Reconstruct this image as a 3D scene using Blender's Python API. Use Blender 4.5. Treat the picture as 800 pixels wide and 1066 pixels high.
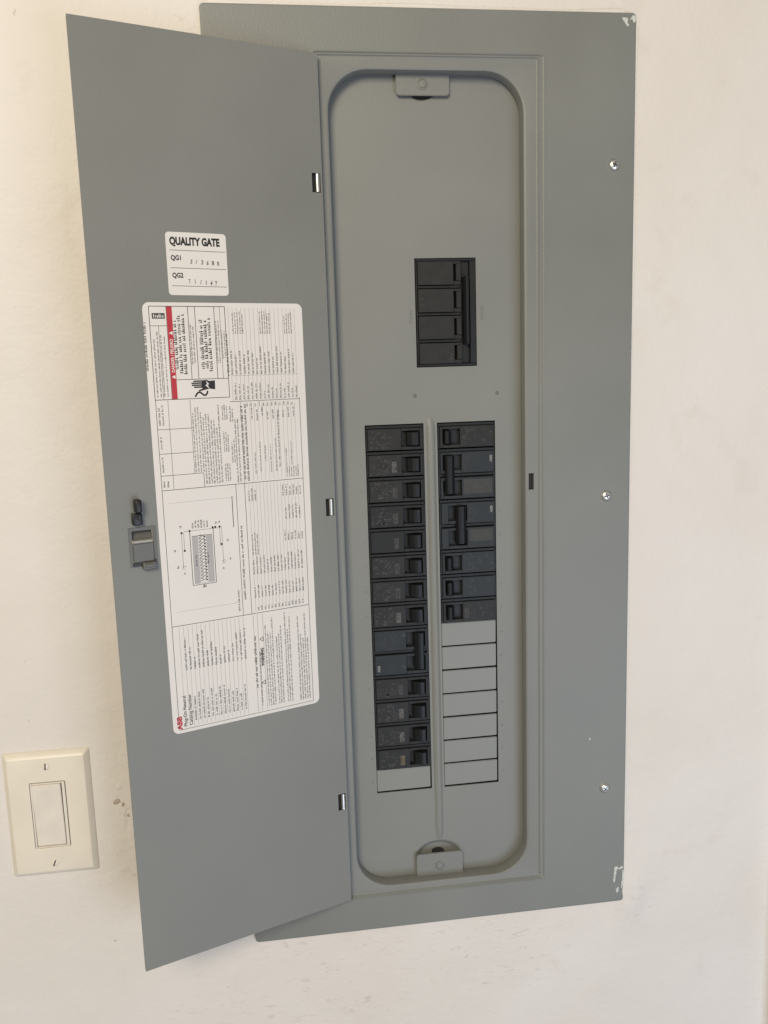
import bpy, bmesh, math, random
from mathutils import Vector, Matrix
random.seed(7)
for o in list(bpy.data.objects): bpy.data.objects.remove(o)
S = bpy.context.scene
COL = S.collection
MM = 0.001

# ------------------------------------------------------------------ camera
cam_d = bpy.data.cameras.new('Camera'); cam = bpy.data.objects.new('Camera', cam_d); COL.objects.link(cam)
cr = Vector((0.99013814, -0.13661925, -0.03101032)); cu = -Vector((-0.0522538, -0.15477104, -0.98656752)); cf = Vector((0.12998461, 0.97845854, -0.16038358))
m = Matrix.Identity(4)
for i in range(3): m[i][0] = cr[i]; m[i][1] = cu[i]; m[i][2] = -cf[i]
m[0][3], m[1][3], m[2][3] = -0.08455, -0.81535, 0.05125
cam.matrix_world = m
cam_d.sensor_fit = 'VERTICAL'; cam_d.sensor_height = 32.0; cam_d.lens = 897.6 / 1066 * 32.0
cam_d.clip_start = 0.02; cam_d.clip_end = 50
S.camera = cam

# ------------------------------------------------------------------ light
W = bpy.data.worlds.new('World'); S.world = W; W.use_nodes = True
W.node_tree.nodes['Background'].inputs[0].default_value = (1.0, 0.98, 0.97, 1)
W.node_tree.nodes['Background'].inputs[1].default_value = 0.25
def area(name, loc, target, size, power, colour):
    d = bpy.data.lights.new(name, 'AREA'); d.shape = 'RECTANGLE'; d.size, d.size_y = size; d.energy = power; d.color = colour
    o = bpy.data.objects.new(name, d); COL.objects.link(o); o.location = loc
    o.rotation_euler = (Vector(target) - Vector(loc)).to_track_quat('-Z', 'Y').to_euler()
area('room_light', (-0.72, -2.05, 0.9), (-0.25, 0, 0.2), (0.8, 0.8), 39.5, (1.0, 0.875, 0.67))
area('daylight_opening', (0.95, -1.85, -0.95), (0.5, 0, -0.5), (1.1, 1.3), 18.5, (0.70, 0.80, 1.0))
S.view_settings.view_transform = 'Standard'; S.view_settings.look = 'None'; S.view_settings.exposure = 0; S.view_settings.gamma = 1
S.view_settings.use_curve_mapping = False

# ------------------------------------------------------------------ materials
def mat(name, col, rough=0.5, metal=0.0, noise=0.0, nscale=40, bump=0.0, bscale=600, spec=0.5, speck=0.0):
    M = bpy.data.materials.new(name); M.use_nodes = True; nt = M.node_tree; B = nt.nodes['Principled BSDF']
    B.inputs['Base Color'].default_value = (*col, 1); B.inputs['Roughness'].default_value = rough; B.inputs['Metallic'].default_value = metal
    B.inputs['Specular IOR Level'].default_value = spec
    tc = nt.nodes.new('ShaderNodeTexCoord')
    if noise:
        n = nt.nodes.new('ShaderNodeTexNoise'); n.inputs['Scale'].default_value = nscale; n.inputs['Detail'].default_value = 6
        nt.links.new(tc.outputs['Object'], n.inputs['Vector'])
        r = nt.nodes.new('ShaderNodeValToRGB'); nt.links.new(n.outputs['Fac'], r.inputs['Fac'])
        r.color_ramp.elements[0].position = 0.3; r.color_ramp.elements[1].position = 0.7
        r.color_ramp.elements[0].color = (*[c * (1 - noise) for c in col], 1); r.color_ramp.elements[1].color = (*[min(1, c * (1 + noise)) for c in col], 1)
        nt.links.new(r.outputs['Color'], B.inputs['Base Color'])
        rr = nt.nodes.new('ShaderNodeMapRange'); rr.inputs['To Min'].default_value = rough - .06; rr.inputs['To Max'].default_value = rough + .08
        nt.links.new(n.outputs['Fac'], rr.inputs['Value']); nt.links.new(rr.outputs['Result'], B.inputs['Roughness'])
    if bump:
        n2 = nt.nodes.new('ShaderNodeTexNoise'); n2.inputs['Scale'].default_value = bscale; n2.inputs['Detail'].default_value = 3
        nt.links.new(tc.outputs['Object'], n2.inputs['Vector'])
        b = nt.nodes.new('ShaderNodeBump'); b.inputs['Strength'].default_value = bump; b.inputs['Distance'].default_value = 0.0006
        nt.links.new(n2.outputs['Fac'], b.inputs['Height']); nt.links.new(b.outputs['Normal'], B.inputs['Normal'])
    return M
M_grey = mat('grey_enamel', (0.203, 0.210, 0.196), 0.46, noise=0.055, nscale=9, bump=0.34, bscale=520)
M_door = mat('door_enamel', (0.206, 0.211, 0.197), 0.48, noise=0.06, nscale=7, bump=0.34, bscale=520)
M_dead = mat('dead_front_enamel', (0.216, 0.223, 0.209), 0.48, noise=0.035, nscale=12, bump=0.2, bscale=520)
M_fill = mat('filler_enamel', (0.232, 0.240, 0.226), 0.44, noise=0.03, nscale=14, bump=0.15, bscale=520)
M_emb = mat('emboss_shade_enamel', (0.145, 0.150, 0.140), 0.5)  # dead-front grey, darkened in colour to stand for relief shade
M_in = mat('box_interior', (0.02, 0.02, 0.02), 0.8)
M_blk = mat('breaker_plastic', (0.016, 0.0172, 0.0185), 0.42, noise=0.12, nscale=120, bump=0.12, bscale=1500, spec=0.3)
M_face = mat('breaker_face_print', (0.022, 0.0225, 0.0222), 0.5, noise=0.14, nscale=160, spec=0.3)
M_facd = mat('breaker_face_dark', (0.017, 0.0182, 0.0178), 0.5, noise=0.12, nscale=160, spec=0.3)
M_faceb = mat('breaker_face_bluish', (0.024, 0.0285, 0.0315), 0.48, noise=0.14, nscale=160, spec=0.3)
M_tan = mat('breaker_face_tan', (0.040, 0.040, 0.036), 0.55, noise=0.2, nscale=200)
M_hdl = mat('handle_plastic', (0.010, 0.0112, 0.013), 0.45, spec=0.3)
M_prt = mat('grey_print', (0.046, 0.046, 0.045), 0.6)
M_prtl = mat('light_print', (0.10, 0.10, 0.096), 0.6); M_mark = mat('maker_print', (0.26, 0.26, 0.25), 0.6)
M_ylw = mat('tan_print', (0.12, 0.10, 0.06), 0.6)
M_steel = mat('zinc_steel', (0.78, 0.77, 0.73), 0.36, metal=1.0)
M_black = mat('black_plastic', (0.012, 0.012, 0.012), 0.4)
M_latch = mat('latch_grey', (0.115, 0.115, 0.105), 0.38, noise=0.05, nscale=60)
M_latchl = mat('latch_highlight', (0.33, 0.325, 0.30), 0.4)  # highlight along the lip, put into a paler latch grey
M_paper = mat('label_paper', (0.74, 0.71, 0.68), 0.5, noise=0.025, nscale=18)
M_ink = mat('black_ink', (0.018, 0.017, 0.017), 0.6)
M_ink2 = mat('grey_ink', (0.05, 0.047, 0.044), 0.6)
M_ink3 = mat('pale_grey_ink', (0.30, 0.28, 0.265), 0.6)
M_stamp = mat('stamp_ink', (0.16, 0.15, 0.145), 0.6, noise=.7, nscale=900)
M_red = mat('red_ink', (0.47, 0.03, 0.045), 0.5)
M_white = mat('white_ink', (0.75, 0.73, 0.70), 0.6)
M_dgrey = mat('diagram_grey', (0.42, 0.41, 0.41), 0.6)
M_ivory = mat('ivory_plastic', (0.79, 0.73, 0.62), 0.36, noise=0.04, nscale=28)
M_rock = mat('ivory_rocker', (0.77, 0.715, 0.63), 0.33, noise=0.05, nscale=60)
M_gap = mat('gap_shade', (0.05, 0.045, 0.04), 0.7)  # shade inside slots and gaps, put into the colour
M_smear = mat('dried_paint', (0.58, 0.60, 0.56), 0.6, noise=0.25, nscale=300, bump=0.5, bscale=700)
M_trim = mat('white_trim_paint', (0.87, 0.88, 0.90), 0.45, noise=0.02, nscale=20)

def wall_material():
    M = bpy.data.materials.new('painted_wall'); M.use_nodes = True; nt = M.node_tree; B = nt.nodes['Principled BSDF']
    L = nt.links.new; N = nt.nodes.new
    tc = N('ShaderNodeTexCoord')
    def noise(scale, detail, rough=0.5, dist=0.0):
        n = N('ShaderNodeTexNoise'); n.inputs['Scale'].default_value = scale; n.inputs['Detail'].default_value = detail
        n.inputs['Roughness'].default_value = rough; n.inputs['Distortion'].default_value = dist; L(tc.outputs['Object'], n.inputs['Vector']); return n
    def ramp(src, p0, c0, p1, c1):
        r = N('ShaderNodeValToRGB'); r.color_ramp.elements[0].position = p0; r.color_ramp.elements[1].position = p1
        r.color_ramp.elements[0].color = c0; r.color_ramp.elements[1].color = c1; L(src, r.inputs['Fac']); return r
    big = noise(4.5, 4, 0.55, 0.4)
    base = ramp(big.outputs['Fac'], 0.30, (0.724, 0.680, 0.624, 1), 0.72, (0.768, 0.733, 0.696, 1))
    st = noise(16, 7, 0.62, 0.8)
    stf = ramp(st.outputs['Fac'], 0.60, (0, 0, 0, 1), 0.80, (1, 1, 1, 1))
    mul = N('ShaderNodeMath'); mul.operation = 'MULTIPLY'; mul.inputs[1].default_value = 0.38; L(stf.outputs['Color'], mul.inputs[0])
    mx = N('ShaderNodeMixRGB'); mx.inputs['Color2'].default_value = (0.60, 0.53, 0.46, 1); L(mul.outputs[0], mx.inputs['Fac']); L(base.outputs['Color'], mx.inputs['Color1'])
    sp = noise(85, 3, 0.5); spf = ramp(sp.outputs['Fac'], 0.755, (0, 0, 0, 1), 0.80, (1, 1, 1, 1))
    mul2 = N('ShaderNodeMath'); mul2.operation = 'MULTIPLY'; mul2.inputs[1].default_value = 0.45; L(spf.outputs['Color'], mul2.inputs[0])
    mx2 = N('ShaderNodeMixRGB'); mx2.inputs['Color2'].default_value = (0.42, 0.36, 0.31, 1); L(mul2.outputs[0], mx2.inputs['Fac']); L(mx.outputs['Color'], mx2.inputs['Color1'])
    # scuffs and trowel marks worked into the wall round the panel: stretched noise inside soft patches
    mp = N('ShaderNodeMapping'); mp.inputs['Scale'].default_value = (60, 60, 170); L(tc.outputs['Object'], mp.inputs['Vector'])
    sc = N('ShaderNodeTexNoise'); sc.inputs['Scale'].default_value = 1.0; sc.inputs['Detail'].default_value = 5; sc.inputs['Distortion'].default_value = 1.2; L(mp.outputs['Vector'], sc.inputs['Vector'])
    scf = ramp(sc.outputs['Fac'], 0.60, (0, 0, 0, 1), 0.70, (1, 1, 1, 1))
    tot = None
    for cx, cz, r in ((-0.05, -0.575, 0.13), (0.13, -0.56, 0.10), (0.30, -0.53, 0.045), (-0.235, -0.375, 0.035), (-0.245, -0.435, 0.05), (0.25, 0.39, 0.05), (-0.14, 0.33, 0.05), (-0.17, -0.60, 0.06)):
        vd = N('ShaderNodeVectorMath'); vd.operation = 'DISTANCE'; vd.inputs[1].default_value = (cx, 0.004, cz); L(tc.outputs['Object'], vd.inputs[0])
        mr = N('ShaderNodeMapRange'); mr.inputs['From Min'].default_value = r * .35; mr.inputs['From Max'].default_value = r; mr.inputs['To Min'].default_value = 1; mr.inputs['To Max'].default_value = 0; L(vd.outputs['Value'], mr.inputs['Value'])
        if tot is None: tot = mr.outputs[0]
        else:
            ad = N('ShaderNodeMath'); ad.operation = 'MAXIMUM'; L(tot, ad.inputs[0]); L(mr.outputs[0], ad.inputs[1]); tot = ad.outputs[0]
    mk = N('ShaderNodeMath'); mk.operation = 'MULTIPLY'; L(tot, mk.inputs[0]); L(scf.outputs['Color'], mk.inputs[1])
    mk2 = N('ShaderNodeMath'); mk2.operation = 'MULTIPLY'; mk2.inputs[1].default_value = 0.36; L(mk.outputs[0], mk2.inputs[0])
    mx3 = N('ShaderNodeMixRGB'); mx3.inputs['Color2'].default_value = (0.44, 0.38, 0.33, 1); L(mk2.outputs[0], mx3.inputs['Fac']); L(mx2.outputs['Color'], mx3.inputs['Color1'])
    L(mx3.outputs['Color'], B.inputs['Base Color'])
    B.inputs['Roughness'].default_value = 0.52; B.inputs['Specular IOR Level'].default_value = 0.35
    b1 = noise(230, 3); b2 = noise(28, 5, 0.6, 0.5); b3 = noise(7, 3)
    def bump(src, dist, strength, prev=None):
        b = N('ShaderNodeBump'); b.inputs['Distance'].default_value = dist; b.inputs['Strength'].default_value = strength; L(src, b.inputs['Height'])
        if prev: L(prev.outputs['Normal'], b.inputs['Normal'])
        return b
    a = bump(b3.outputs['Fac'], 0.005, 0.4); a = bump(b2.outputs['Fac'], 0.0022, 0.6, a); a = bump(b1.outputs['Fac'], 0.0006, 0.55, a)
    L(a.outputs['Normal'], B.inputs['Normal'])
    return M
M_wall = wall_material()

# ------------------------------------------------------------------ mesh helpers (millimetres in, metres out)
class MB:
    def __init__(s): s.bm = bmesh.new()
    def box(s, x0, x1, y0, y1, z0, z1, bev=0.0, seg=1, top=None):
        v = [s.bm.verts.new((x, y, z)) for x in (x0, x1) for y in (y0, y1) for z in (z0, z1)]
        f = [s.bm.faces.new([v[i] for i in q]) for q in ((0, 1, 3, 2), (4, 6, 7, 5), (0, 4, 5, 1), (2, 3, 7, 6), (0, 2, 6, 4), (1, 5, 7, 3))]
        bmesh.ops.recalc_face_normals(s.bm, faces=f)
        if bev:
            es = {e for q in f for e in q.edges}
            bmesh.ops.bevel(s.bm, geom=list(es), offset=bev, segments=seg, affect='EDGES', profile=0.5)
        return s
    def poly(s, pts, y0, y1):
        """extrude an XZ polygon from y0 to y1"""
        n = len(pts)
        a = [s.bm.verts.new((p[0], y0, p[1])) for p in pts]; b = [s.bm.verts.new((p[0], y1, p[1])) for p in pts]
        f = [s.bm.faces.new(a), s.bm.faces.new(b[::-1])] + [s.bm.faces.new((a[i], b[i], b[(i + 1) % n], a[(i + 1) % n])) for i in range(n)]
        bmesh.ops.recalc_face_normals(s.bm, faces=f); return s
    def polyz(s, pts, z0, z1):
        """extrude an XY polygon from z0 to z1"""
        n = len(pts)
        a = [s.bm.verts.new((p[0], p[1], z0)) for p in pts]; b = [s.bm.verts.new((p[0], p[1], z1)) for p in pts]
        f = [s.bm.faces.new(a), s.bm.faces.new(b[::-1])] + [s.bm.faces.new((a[i], b[i], b[(i + 1) % n], a[(i + 1) % n])) for i in range(n)]
        bmesh.ops.recalc_face_normals(s.bm, faces=f); return s
    def quad(s, x0, x1, z0, z1, y):
        v = [s.bm.verts.new(p) for p in ((x0, y, z0), (x1, y, z0), (x1, y, z1), (x0, y, z1))]; s.bm.faces.new(v); return s
    def line(s, xa, za, xb, zb, w, y):
        d = Vector((xb - xa, zb - za)); d.normalize(); n = Vector((-d.y, d.x)) * w / 2
        v = [s.bm.verts.new((p[0], y, p[1])) for p in ((xa - n.x, za - n.y), (xb - n.x, zb - n.y), (xb + n.x, zb + n.y), (xa + n.x, za + n.y))]
        f = s.bm.faces.new(v); f.normal_update()
        if f.normal.y > 0: f.normal_flip()
        return s
    def flat(s, pts, y):
        f = s.bm.faces.new([s.bm.verts.new((p[0], y, p[1])) for p in pts]); f.normal_update()
        if f.normal.y > 0: f.normal_flip()
        return s
    def disc(s, cx, cz, r, y, n=14): return s.flat([(cx + r * math.cos(2 * math.pi * i / n), cz + r * math.sin(2 * math.pi * i / n)) for i in range(n)], y)
    def lathe(s, cx, cz, prof, n=24):
        """prof: (radius, y) list, axis along y; last point closes"""
        rings = []
        for r, y in prof:
            rings.append([s.bm.verts.new((cx + r * math.cos(2 * math.pi * i / n), y, cz + r * math.sin(2 * math.pi * i / n))) for i in range(n)])
        f = []
        for a, b in zip(rings, rings[1:]):
            f += [s.bm.faces.new((a[i], a[(i + 1) % n], b[(i + 1) % n], b[i])) for i in range(n)]
        f.append(s.bm.faces.new(rings[-1]))
        bmesh.ops.recalc_face_normals(s.bm, faces=f); return s
    def cylz(s, cx, cy, r, z0, z1, n=14):
        return s.polyz([(cx + r * math.cos(2 * math.pi * i / n), cy + r * math.sin(2 * math.pi * i / n)) for i in range(n)], z0, z1)
    def mesh(s, me, M=None):
        """append a mesh's polygons"""
        vs = [s.bm.verts.new(v) for v in me[0]]
        for q in me[1]:
            try: s.bm.faces.new([vs[i] for i in q])
            except ValueError: pass
        return s
    def data(s, name, smooth=None):
        for v in s.bm.verts: v.co *= MM
        me = bpy.data.meshes.new(name); s.bm.to_mesh(me); s.bm.free()
        if smooth is not None:
            for p in me.polygons: p.use_smooth = True
            me.set_sharp_from_angle(angle=math.radians(smooth))
        return me
def link(name, data, material=None, parent=None, label=None, cat=None, group=None, kind=None, loc=None, rz=0):
    o = bpy.data.objects.new(name, data); COL.objects.link(o)
    if data and material is not None:
        if isinstance(material, (list, tuple)): [data.materials.append(q) for q in material]
        elif not data.materials: data.materials.append(material)
    if parent: o.parent = parent
    if label: o['label'] = label
    if cat: o['category'] = cat
    if group: o['group'] = group
    if kind: o['kind'] = kind
    if loc: o.location = [c * MM for c in loc]
    o.rotation_euler.z = rz
    return o
def rrect(x0, x1, z0, z1, r, n=8):
    """closed ring, starts lower right corner, counter-clockwise in XZ seen from -Y"""
    P = []
    for cx, cz, a0 in ((x1 - r, z0 + r, -90), (x1 - r, z1 - r, 0), (x0 + r, z1 - r, 90), (x0 + r, z0 + r, 180)):
        for i in range(n + 1):
            a = math.radians(a0 + 90 * i / n); P.append((cx + r * math.cos(a), cz + r * math.sin(a)))
    return P
def sheet(mb, X, Z, holes, y0, y1):
    """solid sheet in XZ with rectangular holes; X, Z outer ranges"""
    xs = sorted(set(list(X) + [c for h in holes for c in h[:2]])); zs = sorted(set(list(Z) + [c for h in holes for c in h[2:]]))
    def solid(i, j):
        if i < 0 or j < 0 or i >= len(xs) - 1 or j >= len(zs) - 1: return False
        cx, cz = (xs[i] + xs[i + 1]) / 2, (zs[j] + zs[j + 1]) / 2
        return not any(h[0] < cx < h[1] and h[2] < cz < h[3] for h in holes)
    bm = mb.bm; vc = {}
    def V(i, j, k):
        if (i, j, k) not in vc: vc[(i, j, k)] = bm.verts.new((xs[i], (y0, y1)[k], zs[j]))
        return vc[(i, j, k)]
    for i in range(len(xs) - 1):
        for j in range(len(zs) - 1):
            if not solid(i, j): continue
            bm.faces.new((V(i, j, 0), V(i + 1, j, 0), V(i + 1, j + 1, 0), V(i, j + 1, 0)))
            bm.faces.new((V(i, j, 1), V(i, j + 1, 1), V(i + 1, j + 1, 1), V(i + 1, j, 1)))
            if not solid(i - 1, j): bm.faces.new((V(i, j, 0), V(i, j + 1, 0), V(i, j + 1, 1), V(i, j, 1)))
            if not solid(i + 1, j): bm.faces.new((V(i + 1, j, 0), V(i + 1, j, 1), V(i + 1, j + 1, 1), V(i + 1, j + 1, 0)))
            if not solid(i, j - 1): bm.faces.new((V(i, j, 0), V(i, j, 1), V(i + 1, j, 1), V(i + 1, j, 0)))
            if not solid(i, j + 1): bm.faces.new((V(i, j + 1, 0), V(i + 1, j + 1, 0), V(i + 1, j + 1, 1), V(i, j + 1, 1)))
    return mb
_tc = {}
def text_geo(txt, size, x, z, y, rot=0, sx=1.0, bold=0.0, centre=False):
    """glyphs as flat polygons in the XZ plane facing -Y; rot in degrees, returns (verts, polys) in mm"""
    key = (txt, bold)
    if key not in _tc:
        cu = bpy.data.curves.new('t', 'FONT'); cu.body = txt; cu.size = 1.0; cu.offset = bold; cu.fill_mode = 'FRONT'; cu.resolution_u = 3
        o = bpy.data.objects.new('t', cu); COL.objects.link(o); dg = bpy.context.evaluated_depsgraph_get(); dg.update()
        me = bpy.data.meshes.new_from_object(o.evaluated_get(dg))
        _tc[key] = ([tuple(v.co) for v in me.vertices], [tuple(p.vertices) for p in me.polygons])
        bpy.data.objects.remove(o); bpy.data.curves.remove(cu); bpy.data.meshes.remove(me)
    vs, ps = _tc[key]
    c, s_ = math.cos(math.radians(rot)), math.sin(math.radians(rot))
    ox = (max(v[0] for v in vs) + min(v[0] for v in vs)) / 2 if centre else 0
    out = []
    for v in vs:
        a, b = (v[0] - ox) * size * sx, v[1] * size
        out.append((x + a * c - b * s_, y, z + a * s_ + b * c))
    return out, ps

# ================================================================== SETTING: wall with the niche that holds the panel box
WY = 4.0
mb = MB(); sheet(mb, (-2200, 452), (-1700, 1700), [(-110, 262, -512, 358)], WY, WY + 90)
wall = link('wall', mb.data('wall'), M_wall, kind='structure')
# flat trim board whose edge just enters the frame at the lower right
mb = MB(); mb.box(450, 520, -13, 90, -1700, 1700, 2.5, 3)
link('wall_trim', mb.data('wall_trim', 40), M_trim, kind='structure')

# ================================================================== ELECTRICAL PANEL
panel = link('electrical_panel', None, label='tall grey steel electrical panel with its door swung open, set in the wall', cat='electrical panel', loc=(75, 0, -523))
OFF = Vector((-75, 0, 523)) * MM
def part(name, data, material, parent=None, **k):
    o = link(name, data, material, parent or panel, **k)
    if (parent or panel) is panel: o.location = o.location + OFF
    return o
# box behind the dead front
mb = MB(); mb.box(-60, 215, 60, 88, -505, 350); part('back_box', mb.data('back_box'), M_in)

# cover plate: rings swept from the outer edge down into the opening
HX0, HX1, HZ0, HZ1, HR = -14.8, 165.3, -476.5, 318.5, 36
n = 9
rings = [(rrect(-123, 272.7, -523, 370, 4, n), WY + 3), (rrect(-123, 272.7, -523, 370, 4, n), 0.9), (rrect(-122.7, 272.4, -522.7, 369.7, 3.8, n), 0.25), (rrect(-122, 271.7, -522, 369, 3.4, n), 0.02), (rrect(-121.2, 270.9, -521.2, 368.2, 3.3, n), 0), (rrect(-119.5, 269.2, -519.5, 366.5, 3.0, n), 0),
         (rrect(-29.6, 188, -488.2, 334.6, 4.2, n), 0), (rrect(-28.4, 186.4, -486.9, 333.4, 3.6, n), 0), (rrect(-27.9, 185.2, -486.4, 332.9, 3.4, n), -.12), (rrect(-27.4, 184.0, -485.9, 332.4, 3, n), -.3), (rrect(-27.0, 183.2, -485.5, 332.0, 2.8, n), .1), (rrect(-26.4, 182.2, -484.9, 331.4, 2.6, n), 0.95),
         (rrect(-25.8, 180.6, -484.4, 330.8, 2.4, n), 0.95), (rrect(-25.2, 179.4, -483.8, 330.2, 2.3, n), .75), (rrect(-24.6, 178.6, -483.2, 329.6, 2.2, n), 1.7), (rrect(-24, 177.8, -482.6, 329, 2, n), 2.05), (rrect(-23.4, 177.0, -482.0, 328.4, 2, n), 2.1),
         (rrect(HX0 - 2.4, HX1 + 2.4, HZ0 - 2.4, HZ1 + 2.4, HR + 2.4, n), 2.1), (rrect(HX0 - 1.6, HX1 + 1.6, HZ0 - 1.6, HZ1 + 1.6, HR + 1.6, n), 2.3), (rrect(HX0 - .5, HX1 + .5, HZ0 - .5, HZ1 + .5, HR + .5, n), 2.9),
         (rrect(HX0, HX1, HZ0, HZ1, HR, n), 4.0), (rrect(HX0, HX1, HZ0, HZ1, HR, n), 15.6)]
mb = MB(); bm = mb.bm; vr = [[bm.verts.new((p[0], y, p[1])) for p in R] for R, y in rings]; K = len(vr[0])
for k, (a, b) in enumerate(zip(vr, vr[1:])):
    for i in range(K):
        j = (i + 1) % K
        if k == 16 and i == n:      # right-hand flat strip: carries the latch slot
            h = [(168.9, -68.2), (174.2, -68.2), (174.2, -51.9), (168.9, -51.9)]
            q = [b[i], a[i], a[j], b[j]]
            hv = [bm.verts.new((p[0], 2.1, p[1])) for p in h]; hb = [bm.verts.new((p[0], 5.5, p[1])) for p in h]
            for t in range(4):
                u = (t + 1) % 4
                bm.faces.new((q[t], q[u], hv[u], hv[t])); bm.faces.new((hv[t], hv[u], hb[u], hb[t]))
            bm.faces.new(hb).material_index = 1
            continue
        bm.faces.new((a[i], a[j], b[j], b[i]))
bmesh.ops.recalc_face_normals(bm, faces=bm.faces[:])
me = mb.data('cover_plate', 35)
cover = part('cover_plate', me, [M_grey, M_in])
me.polygons[0].normal  # built outward
# cover screws
def screw_mesh(r):
    mb = MB(); mb.lathe(0, 0, [(r * 1.18, 0.2), (r * 1.15, -0.5), (r, -1.0), (r * .96, -1.9), (r * .8, -2.7), (r * .5, -3.2), (r * .2, -3.35)], 24); return mb.data('screw', 50)
scm = screw_mesh(5.0)
mb = MB(); mb.box(-2.6, 2.6, -3.5, -2.9, -.55, .55); mb.box(-.55, .55, -3.52, -2.9, -2.6, 2.6); scs = mb.data('screw_slot')  # raised dark cross; the shade of a recess is in its colour
for i, (x, z, a) in enumerate(((252.1, 236.5, 25), (247.9, -77.7, 70), (249.6, -389.9, 40))):
    o = part('screw', scm, M_steel, cover, loc=(x, 0, z)); o.rotation_euler.y = math.radians(a)
    s2 = link('screw_slot', scs, M_gap, cover, loc=(x, 0, z)); s2.rotation_euler.y = math.radians(a)
# dried wall paint on the cover's corners
def smear(pts, y, th=0.5):
    rg = random.Random(len(pts)); fine = []
    for a, b in zip(pts, pts[1:] + pts[:1]):
        k = max(1, int(math.dist(a, b) / .9))
        fine += [(a[0] + (b[0] - a[0]) * i / k + rg.uniform(-.35, .35), a[1] + (b[1] - a[1]) * i / k + rg.uniform(-.35, .35)) for i in range(k)]
    mb = MB(); mb.poly(fine, y - th, y - 0.02); return part('paint_smear', mb.data('paint_smear'), M_smear, cover)
smear([(258.6, 365), (262, 365.8), (264.8, 364.4), (263.6, 361.4), (265.8, 359), (264, 357.4), (262, 360), (260.2, 362)], 0)
smear([(266, 363.5), (269, 367.5), (271.6, 367), (272.2, 362), (269.5, 361.2), (268.5, 364)], 0)
smear([(261.4, -482.5), (263.6, -481.2), (266.8, -483.6), (270.8, -481.6), (271.6, -484.4), (267.4, -486), (264.2, -484.2), (263.4, -492), (262.2, -500), (260.4, -499.6), (261.2, -490)], 0)
smear([(270.6, -487), (272.3, -486.4), (272.4, -499), (271.2, -506), (270.2, -512), (269.6, -504), (270.8, -496)], 0, .35)
smear([(263.5, -508), (266.4, -506), (266.8, -511), (264.3, -513)], 0)
smear([(232.3, -332.2), (233.5, -331.8), (233.6, -334.4), (232.4, -335)], 0)

# ---- dead front: recessed inner plate with the breaker openings
LX0, LX1, RX0, RX1 = 9.8, 67.8, 81.2, 139.6
PITCH = 25.4
mb = MB()
sheet(mb, (-30, 182), (-492, 336), [(LX0, LX1, -381.3, 0.5), (RX0, RX1, -381.3, 0.5), (62.6, 122.2, 54.3, 156.5), (45, 101, -470, -434), (45, 101, 291, 316)], 18, 19.4)
dead = part('dead_front', mb.data('dead_front'), M_dead)
# centre rib, rounded and tapering at both ends
mb = MB(); prof = [(-4.6, 0.1), (-3.2, -1.2), (-1.4, -2.1), (0, -2.3), (1.4, -2.1), (3.2, -1.2), (4.6, 0.1)]
st = [(5, .05), (2, .5), (-4, 1), (-60, 1), (-200, 1), (-380, 1), (-425, .9), (-434, .6), (-439, .05)]
vv = [[mb.bm.verts.new((74.7 + p[0] * (0.6 + .4 * s), 18 + p[1] * s, z)) for p in prof] for z, s in st]
for a, b in zip(vv, vv[1:]):
    for i in range(len(prof) - 1): mb.bm.faces.new((a[i], a[i + 1], b[i + 1], b[i]))
bmesh.ops.recalc_face_normals(mb.bm, faces=mb.bm.faces[:])
part('centre_rib', mb.data('centre_rib', 60), M_dead, dead)
# filler plates over the unused slots (bottom edge and outer edge pushed in, leaving dark gaps)
def filler(x0, x1, k):
    t = -k * PITCH
    mb = MB(); bm = mb.bm
    j = random.uniform(-.25, .25)
    pts = [(x0 + .4, 17.9, t - .1), (x1 - 1.3, 18.1, t - .1), (x1 - 1.3 + j * .5, 18.5, t - PITCH + 1.5 + j), (x0 + .4, 18.3, t - PITCH + 1.3 + j)]
    a = [bm.verts.new(p) for p in pts]; b = [bm.verts.new((p[0], p[1] + 1.3, p[2])) for p in pts]
    f = [bm.faces.new(a), bm.faces.new(b[::-1])] + [bm.faces.new((a[i], b[i], b[(i + 1) % 4], a[(i + 1) % 4])) for i in range(4)]
    bmesh.ops.recalc_face_normals(bm, faces=f); bmesh.ops.bevel(bm, geom=bm.edges[:], offset=.55, segments=2, affect='EDGES')
    part('filler_plate', mb.data('filler_plate', 50), M_fill, dead)
filler(LX0, LX1, 14)
for k in range(8, 15): filler(RX0, RX1, k)
# webs between the knock-out slots are not present; a dark gap shows the inside of the box
# mounting tabs on the opening's ends
def tab(z0, z1, name, up):
    mb = MB(); mb.poly(rrect(48.6, 98.4, z0, z1, 3.2, 4), 12.8, 14.4)
    bmesh.ops.bevel(mb.bm, geom=[e for e in mb.bm.edges if abs(e.verts[0].co.y - 12.8) < .01 and abs(e.verts[1].co.y - 12.8) < .01], offset=.5, segments=2, affect='EDGES')
    o = part('mounting_tab', mb.data('mounting_tab', 40), M_grey, cover)
    zc = (z0 + z1) / 2 - (1 if up else -.5)
    mb = MB(); mb.lathe(73.2, zc, [(5.2, 12.82), (5.0, 12.2), (4.4, 12.0), (4.2, 12.0), (3.8, 12.75), (3.5, 12.75), (3.2, 12.1), (1, 11.9)], 20); part('rivet', mb.data('rivet', 40), M_grey, cover)
tab(300.2, 322, 't', True); tab(-482, -452.2, 'b', False)
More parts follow.
